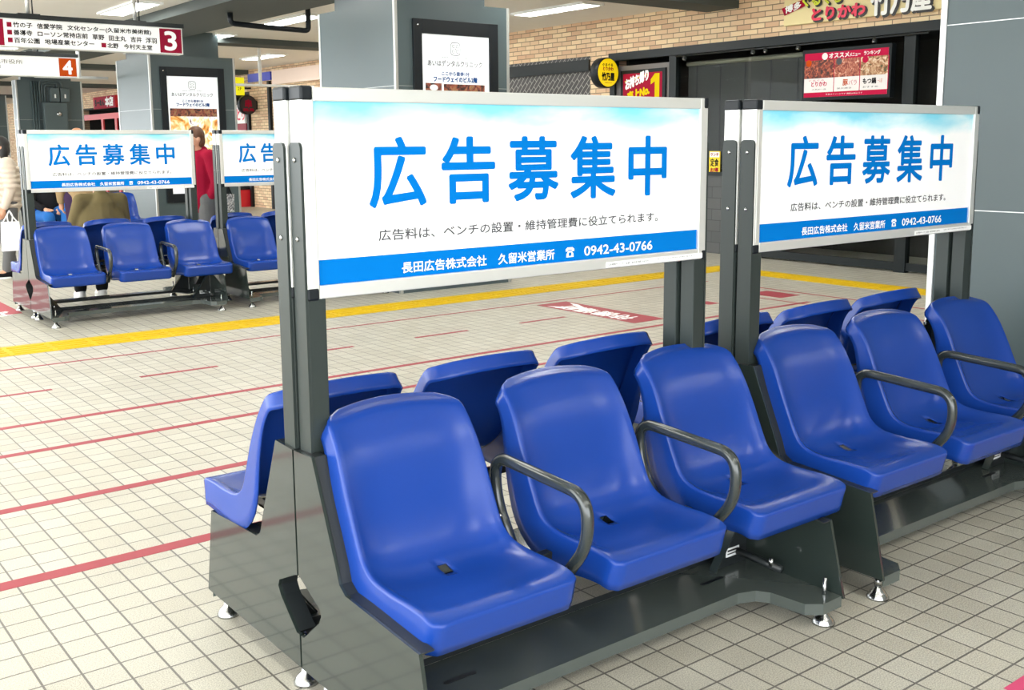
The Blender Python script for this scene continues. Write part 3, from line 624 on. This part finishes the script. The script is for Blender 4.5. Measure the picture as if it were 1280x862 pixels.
tag(b.build('paper_notice', loc=(WX+.022, 9.57, 1.075)), 'small yellow and white paper notice on the shop window between the two boards', 'poster')
R = thing('curtain_rod', 'thin rod with small clip lamps along the top of the shop window', 'rod', (WX-.045, 8.5, 2.66)); b = MB(); b.cyl((0, -2, 0), (0, 1.75, 0), .012, DARK, 8)
b.build('rod', R)
for y in (-1.35, -.3, .2, .4, 1.57):  # small hooks on the rod with chrome tips, none of them a lamp
    c = MB(); c.lathe([(.012, 0), (.03, .03), (.03, .06)], DARK, (0, y, -.0), (-.5, 0, -1), 12); c.cyl((0, y, 0), (.03, y, .03), .008, DARK, 8); o = c.build('clip_lamp', R); c = MB(); c.lathe([(.024, 0), (.02, .008)], CHROME, (-.028, y, -.055), (-.5, 0, -1), 12); c.build('hook_tip', o)
BL1 = mat('window_blind', '474846', .7)
R = thing('roller_blind', 'long dark roller blind behind the shop window glass', 'blind', (WX+.16, 9.2, 1.0)); b = MB(); b.box((0, -1.05, .2), (.006, 1.0, 1.53), BL1); b.build('blind_cloth', R); b = MB(); b.cyl((0, -1.07, 1.56), (0, 1.02, 1.56), .03, mat('blind_rail', 'a39f8c', .5), 12); b.build('rail', R)
for k in range(5): c = MB(); c.box((-.004, -.85+k*.42, .2), (.0, -.83+k*.42, 1.53), DARK); c.build('fold', R)
# far shops on the same wall
RP = mat('red_paint', 'd7383c', .45)
R = thing('storefront', 'red painted shop front frame far off left of the poster pillar', 'shop front', (WX-.05, 36, 0))
for y0, y1 in ((33, 33.25), (35.9, 36.1), (34.5, 34.7), (38.3, 38.6)): b = MB(); b.box((0, y0-36, 0), (.048, y1-36, 2.38), RP); b.build('frame_post', R)
b = MB(); b.box((0, -3, 2.38), (.048, 2.6, 2.56), RP); b.build('frame_head', R)
b = MB(); b.box((WX-.12, 34.3, 2.72), (WX, 36.6, 3.1), mat('shop_red', 'd0242c', .5)); b.quad((WX-.121, 0, 0), RW, Z_, -36.5, -34.3, 2.72, 3.1, RED, .001); b.text('らーめん', (WX-.121, 0, 0), RW, Z_, -36.4, -35.4, 2.82, 3.0, INK, .003, .02); b.text('本店', (WX-.121, 0, 0), RW, Z_, -35.3, -34.5, 2.78, 3.06, WHITE, .003, .02)
tag(b.build('shop_name_sign'), 'red shop name sign on the far bricks above the red shop front', 'sign')
b = MB(); b.box((WX-.45, 24.5, .0), (WX-.02, 25.9, .42), mat('counter_red', 'd5202c', .4), .01); b.box((WX-.47, 24.48, .42), (WX, 25.95, .46), BLACK); tag(b.build('shop_counter'), 'red shop counter panel far off beside the far brick pillar', 'counter')
b = MB(); b.box((WX-.08, 24.5, 1.75), (WX-.002, 27, 2.03), mat('awning_maroon', '8c1a2c', .5)); b.box((WX-.1, 24.5, 2.03), (WX-.002, 27, 2.48), WHITE); b.text('焼とり', (WX-.101, 0, 0), RW, Z_, -25.3, -24.5, 2.1, 2.4, PINKR, .002, .01); tag(b.build('shop_awning_panel'), 'white and maroon shop panel behind the round black sign', 'sign')
for y, z in ((24.41, 2.4), (23.2, 2.98)): 
    b = MB(); b.box((WX-.07, y-.05, 0), (WX-.002, y+.05, z), BLACK); tag(b.build('drain_pipe'), 'black upright pipe on the %s edge of the far brick pillar' % ('left' if y > 24 else 'right'), 'pipe')
b = MB(); b.box((WX-.1, 17.9, 2.88), (WX-.002, 22.9, 3.19), mat('pale_fascia', 'f3dccd', .5)); tag(b.build('fascia_panel'), 'pale fascia panel high on the wall left of the central pillar', 'sign')
b = MB(); b.box((WX-.05, 23.1, 3.0), (WX-.002, 24.35, 3.19), mat('blue_band', '4a57c8', .5)); tag(b.build('blue_fascia'), 'blue panel high on the far wall above the yellow notice', 'sign')  # added panel, a blurred blue reflection put into its colour
# electrical boxes and conduits on the third pillar
R = thing('electrical_box', 'large grey electrical box on the far pillar under the bus stop 4 sign', 'electrical box', (6.26, 24.19, 1.82)); b = MB(); b.box((-.24, -.16, 0), (.24, 0, .61), PIL, .01); b.build('housing', R); b = MB(); b.lathe([(.05, 0), (.05, .02), (.03, .03)], CHROME, (.06, -.16, .37), (0, -1, 0), 16); b.build('lock', R)
for x, q in ((6.275, 'left'), (6.48, 'right')):
    R = thing('switch_box', '%s small switch box above the large grey electrical box' % q, 'electrical box', (x, 24.19, 2.45)); b = MB(); b.box((-.09, -.12, 0), (.09, 0, .29), PIL, .008); b.build('housing', R); b = MB(); b.box((-.015, -.13, .08), (.015, -.12, .16), WHITE); b.build('switch', R)
for k in range(6):
    x = 5.84+k*.05; b = MB(); ptn = [(x, 24.16, 0), (x, 24.16, 2.88)] if k < 3 else [(x-.0, 24.16, 2.45), (x, 24.16, 3.05-.05*k), (6.67-.08*k, 24.16, 3.05-.05*k), (6.67-.08*k, 24.16, 2.75)]
    b.tube(rounded(ptn, .1) if len(ptn) > 2 else ptn, .02, PIL, 8); tag(b.build('conduit'), 'one of the thin grey conduits bundled on the far pillar beside the electrical box', 'pipe', 'conduits on the far pillar')
# ------------------------------------------------------------------ people and what they carry
def capsule(mb, p0, r0, p1, r1, M, seg=14):
    p0, p1 = Vector(p0), Vector(p1); d = p1-p0; L = max(d.length, 1e-4); pr = []
    for k in range(6): q = math.pi/2*(k/5); pr.append((r0*math.sin(q), -r0*math.cos(q)))
    for k in range(6): q = math.pi/2*(k/5); pr.append((r1*math.cos(q), L+r1*math.sin(q)))
    mb.lathe(pr, M, p0, d if d.length > 1e-4 else (0, 0, 1), seg)
def ell(mb, c, r, M, seg=18):
    vs = []; fs = []; n = 12
    for i in range(n+1):
        a = math.pi*i/n
        for k in range(seg): t = 2*math.pi*k/seg; rr = max(math.sin(a), 1e-4); vs.append((c[0]+r[0]*rr*math.cos(t), c[1]+r[1]*rr*math.sin(t), c[2]-r[2]*math.cos(a)))
    for i in range(n):
        for k in range(seg): j = (k+1) % seg; fs.append((i*seg+k, i*seg+j, (i+1)*seg+j, (i+1)*seg+k))
    fs.append(tuple(range(seg))[::-1]); fs.append(tuple(n*seg+k for k in range(seg))); mb.faces(vs, fs, M)
def fuse(parts, name, M, parent, voxel=.012, smooth=4):      # one continuous surface from overlapping rounded pieces
    mb = MB()
    for p in parts:
        if p[0] == 'c': capsule(mb, p[1], p[2], p[3], p[4], M)
        else: ell(mb, p[1], p[2], M)
    t = mb.build('fuse'); a = t.modifiers.new('r', 'REMESH'); a.mode = 'VOXEL'; a.voxel_size = voxel
    c = t.modifiers.new('s', 'SMOOTH'); c.iterations = smooth; c.factor = .5
    dg = bpy.context.evaluated_depsgraph_get(); me = bpy.data.meshes.new_from_object(t.evaluated_get(dg)); me.name = name
    bpy.data.objects.remove(t); me.materials.clear(); me.materials.append(M)
    for p in me.polygons: p.use_smooth = True
    o = bpy.data.objects.new(name, me); COL.objects.link(o); o.parent = parent; return o
def hand(W, d, s):
    W, d, s = Vector(W), Vector(d).normalized(), Vector(s).normalized(); n = d.cross(s); out = [('c', W, .026, W+d*.07, .03)]
    for k, L in enumerate((.062, .072, .068, .052)):
        b0 = W+d*.085+s*(.033-.022*k); m1 = b0+d*L*.55+n*.012; out += [('c', b0-d*.02, .0095, m1, .0085), ('c', m1, .0085, m1+d*L*.4+n*.025, .0075)]
    th = W+d*.025+s*.03; out += [('c', th, .012, th+d*.03+s*.025, .0105), ('c', th+d*.03+s*.025, .0105, th+d*.065+s*.03, .009)]
    return out
SKIN = mat('skin', 'e0a886', .5, k=.8)
def person(label, loc, rz, hips, knees, ankles, chest, shoulders, elbows, wrists, head, cloth, trouser, shoe, hairc, kind, hems, group=None):
    R = thing('person', label, 'person', loc, rz, group); P = Vector; cz = Vector(chest); hc = (P(hips[0])+P(hips[1]))/2; sc = (P(shoulders[0])+P(shoulders[1]))/2; H = P(head)
    bulk = [('e', (0, cz.y, sc.z-.25), (.225, .15, .30))] if kind == 'bulky' else []; bd = [('c', hc, .12, cz, .13), ('c', cz, .125, sc-P((0, 0, .04)), .11), ('c', shoulders[0], .05, shoulders[1], .05), ('c', sc, .052, H-P((0, 0, .06)), .05)]
    bd += [('e', H, (.074, .092, .112)), ('e', H+P((0, -.028, -.05)), (.055, .062, .06)), ('c', H+P((0, -.09, .008)), .008, H+P((0, -.105, -.02)), .013), ('e', H+P((.076, .005, -.01)), (.012, .02, .03)), ('e', H+P((-.076, .005, -.01)), (.012, .02, .03)), ('e', H+P((0, -.088, -.055)), (.022, .01, .007))]
    for i in (0, 1):
        bd += [('c', hips[i], .082, knees[i], .055), ('c', knees[i], .055, ankles[i], .036), ('c', ankles[i], .036, P(ankles[i])+P((0, -.13, -.045)), .028), ('c', shoulders[i], .046, elbows[i], .036), ('c', elbows[i], .036, wrists[i], .025)]
        sgn = 1 if i else -1; bd += hand(wrists[i], P(wrists[i])-P(elbows[i]), (0, -1, .15) if abs((P(wrists[i])-P(elbows[i])).normalized().z) > .6 else (-sgn, 0, .2))
    fuse(bd, 'body', SKIN, R, .0085, 3)
    for x in (-.03, .03):
        e = MB(); ell(e, H+P((x, -.083, .012)), (.011, .008, .008), INK, 10); e.build('eye', R)
    # jacket
    j = [('c', P(hc)+(cz-hc)*hems, .155, cz, .165), ('c', cz, .16, sc-P((0, 0, .05)), .135), ('c', P(shoulders[0]), .07, P(shoulders[1]), .07), ('c', sc, .075, sc+P((0, .01, .045)), .068)]
    for i in (0, 1): j += [('c', shoulders[i], .072, elbows[i], .06), ('c', elbows[i], .06, P(elbows[i]).lerp(P(wrists[i]), .93), .046)]
    j += bulk
    if kind == 'puffer':
        for k in range(7):
            c = P(hc)+(sc-hc)*(hems+(1-hems)*(k/7.0)); j.append(('e', c, (.205, .175, .052)))
        for i in (0, 1):
            for k in range(5): j.append(('e', P(shoulders[i]).lerp(P(elbows[i]), .15+.2*k), (.085, .085, .035)))
    fuse(j, 'jacket', cloth, R, .011, 3)
    t = []
    for i in (0, 1): t += [('c', hips[i], .105, knees[i], .078), ('c', knees[i], .078, P(ankles[i])+P((0, 0, .03)), .06)]
    t += [('c', hips[0], .11, hips[1], .11), ('c', hc, .12, hc+(cz-hc)*.3, .125)]; fuse(t, 'trousers', trouser, R, .011, 3)
    for i in (0, 1):
        a = P(ankles[i]); o = fuse([('c', a+P((0, .03, -.035)), .042, a+P((0, -.14, -.047)), .035), ('c', a+P((0, .01, -.02)), .045, a+P((0, 0, .02)), .046)], 'shoe', shoe, R, .008, 2)
        b = MB(); b.prism([(.045*math.cos(q)*(1 if math.sin(q) > 0 else 1.05), (.085 if math.sin(q) > 0 else .135)*math.sin(q)) for q in [2*math.pi*k/24 for k in range(24)]], a+P((0, -.05, -.085)), X_, Y_, (0, 0, .02), WHITE); b.build('sole', o)
    if hairc:
        h = [('e', H+P((0, .018, .03)), (.086, .098, .102)), ('e', H+P((0, .05, -.03)), (.08, .065, .09))]
        if kind in ('puffer', 'long'): h += [('e', H+P((s_*.07, .03, -.06)), (.025, .05, .1)) for s_ in (-1, 1)]
        fuse(h, 'hair', hairc, R, .01, 2)
    return R
def stand(h, bend=.0, arm=.0):
    k = h/1.65
    q = lambda *p: tuple(c*k for c in p)
    return dict(hips=(q(-.085, 0, .88), q(.085, 0, .88)), knees=(q(-.09, -.02, .48), q(.09, .0, .48)), ankles=(q(-.09, .03, .085), q(.09, -.06, .085)), chest=q(0, .005, 1.14), shoulders=(q(-.165, .01, 1.35), q(.165, .01, 1.35)),
                elbows=(q(-.22, .03, 1.07), q(.22, .02, 1.07)), wrists=(q(-.21, -.06-arm, .84+arm), q(.21, -.07-arm, .84+arm)), head=q(0, -.03-bend, 1.535))
def cl(n, c, **k): return mat(n, c, .85, spec=.15, bump=.25, bscale=60, var=.12, vscale=9, **k)
BEIGE = cl('beige_puffer', 'e3d5c2', k=.75); GRT = cl('grey_trousers', '7d7d7c', k=.6); BLK = cl('black_cloth', '1f1f22', k=.7); HAIRB = mat('black_hair', '15130f', .5, k=.8); HAIRN = mat('brown_hair', '6d452b', .5, k=.7); FAIR = mat('fair_hair', 'c98a5c', .5, k=.75)
REDJ = cl('red_jacket', 'b5163c', k=.6); OLIVE = cl('olive_jacket', '7d6f4a', k=.85); TANJ = cl('tan_coat', 'b39a72', k=.75); JEAN = cl('blue_jeans', '2f74c4', k=.65); SHW = mat('white_leather', 'e8e8e6', .5)
e = person('person in a cream puffer jacket and grey trousers holding a white bag', (2.81, 13.17, 0), -math.pi/2, cloth=BEIGE, trouser=GRT, shoe=BLK, hairc=HAIRB, kind='puffer', hems=-.05, **stand(1.61))
bp = fuse([('c', (0, .25, .98), .09, (0, .23, 1.24), .075), ('c', (-.08, .25, 1.0), .07, (.08, .25, 1.0), .07)], 'black_backpack', BLK, None, .012, 2)
bp.location = (2.81, 13.17, 0); bp.rotation_euler = (0, 0, -math.pi/2); tag(bp, 'black backpack worn over the cream puffer jacket', 'bag')
B_ = MB(); B_.prism([(-.105, 0), (.105, 0), (.09, .33), (-.09, .33)], (0, -.035, 0), X_, Z_, (0, .07, 0), mat('white_bag', 'f2f2f0', .7), .012); wb = B_.build('shopping_bag', loc=(2.78, 12.92, .33)); tag(wb, 'white shopping bag hanging from the hand of the person in cream', 'bag')
for x in (-.05, .05): B_ = MB(); B_.tube(catmull([(x-.03, 0, .32), (x*.6, 0, .40), (0, 0, .455), (x*.5+.0, 0, .40), (x+.03, 0, .32)], 5), .007, mat('bag_handle', 'ededea', .7), 8); B_.build('handle', wb)
_st = stand(1.70, .03, 0); _st['elbows'] = ((-.245, .03, 1.10), (.245, .03, 1.10)); _st['wrists'] = ((-.165, .0, .94), (.165, .0, .94))
person('person in a red jacket standing between the two far advert boards', (4.42, 11.3, 0), math.radians(-80), cloth=REDJ, trouser=GRT, shoe=BLK, hairc=HAIRN, kind='coat', hems=.0, **_st)
fb = MB(); fb.prism([(-.055, 0), (.055, 0), (.06, .2), (-.06, .2)], (0, -.02, 0), X_, Z_, (0, .05, 0), blotch('spotted_cloth', ['2c2c2c', '3a3a3a', 'e8e4dc', 'f4f1ea'], 60), .012); pb = fb.build('hand_bag', loc=(4.72, 11.3, .76)); tag(pb, 'small black and white spotted bag behind the person in red', 'bag')
fb = MB(); fb.tube(catmull([(-.04, .005, .19), (-.06, .0, .4), (-.1, 0, .62), (-.04, .0, .4), (.04, .005, .19)], 6), .007, BLK, 8); fb.build('strap', pb)
person('person in a tan coat with fair hair standing beyond the far left board', (3.52, 12.7, 0), math.radians(170), cloth=TANJ, trouser=cl('purple_trousers', '3a2a44'), shoe=BLK, hairc=FAIR, kind='coat', hems=-.12, **stand(1.70))
def sit(zs, yk=-.42, cross=False, lean=.03):
    d = dict(hips=((-.09, -.02, zs+.105), (.09, -.02, zs+.105)), knees=((-.12, yk, zs+.10), (.12, yk, zs+.10)), ankles=((-.10, yk-.02, .085), (.10, yk-.04, .085)), chest=(0, .03, zs+.34), shoulders=((-.18, .04, zs+.54), (.18, .04, zs+.54)),
             elbows=((-.24, -.05, zs+.30), (.24, -.05, zs+.30)), wrists=((-.12, -.26, zs+.21), (.12, -.26, zs+.21)), head=(0, -.03, zs+.74))
    if cross: d['knees'] = ((-.10, yk, zs+.10), (.14, yk-.02, zs+.22)); d['ankles'] = ((-.08, yk-.02, .085), (.05, yk-.16, .22))
    return d
person('person in an olive jacket sitting with their back to the camera', (LX+LEN-.75, LY+.50, 0), math.pi, cloth=OLIVE, trouser=BLK, shoe=SHW, hairc=HAIRB, kind='bulky', hems=.0, **sit(.455))
person('person in black with blue jeans sitting on the farthest bench, legs crossed', (3.93, 15.86, 0), 0, cloth=BLK, trouser=JEAN, shoe=BLK, hairc=HAIRB, kind='coat', hems=.05, **sit(.43, cross=True))
tb = fuse([('c', (-.07, 0, .07), .07, (.07, 0, .07), .07), ('c', (-.06, 0, .15), .05, (.06, 0, .15), .05)], 'tote_bag', cl('grey_cloth', 'b4aea4', k=.7), None, .01, 2); tb.location = (2.52, LY+.46, .46); tag(tb, 'soft grey bag on the seat beside the person in olive', 'bag')
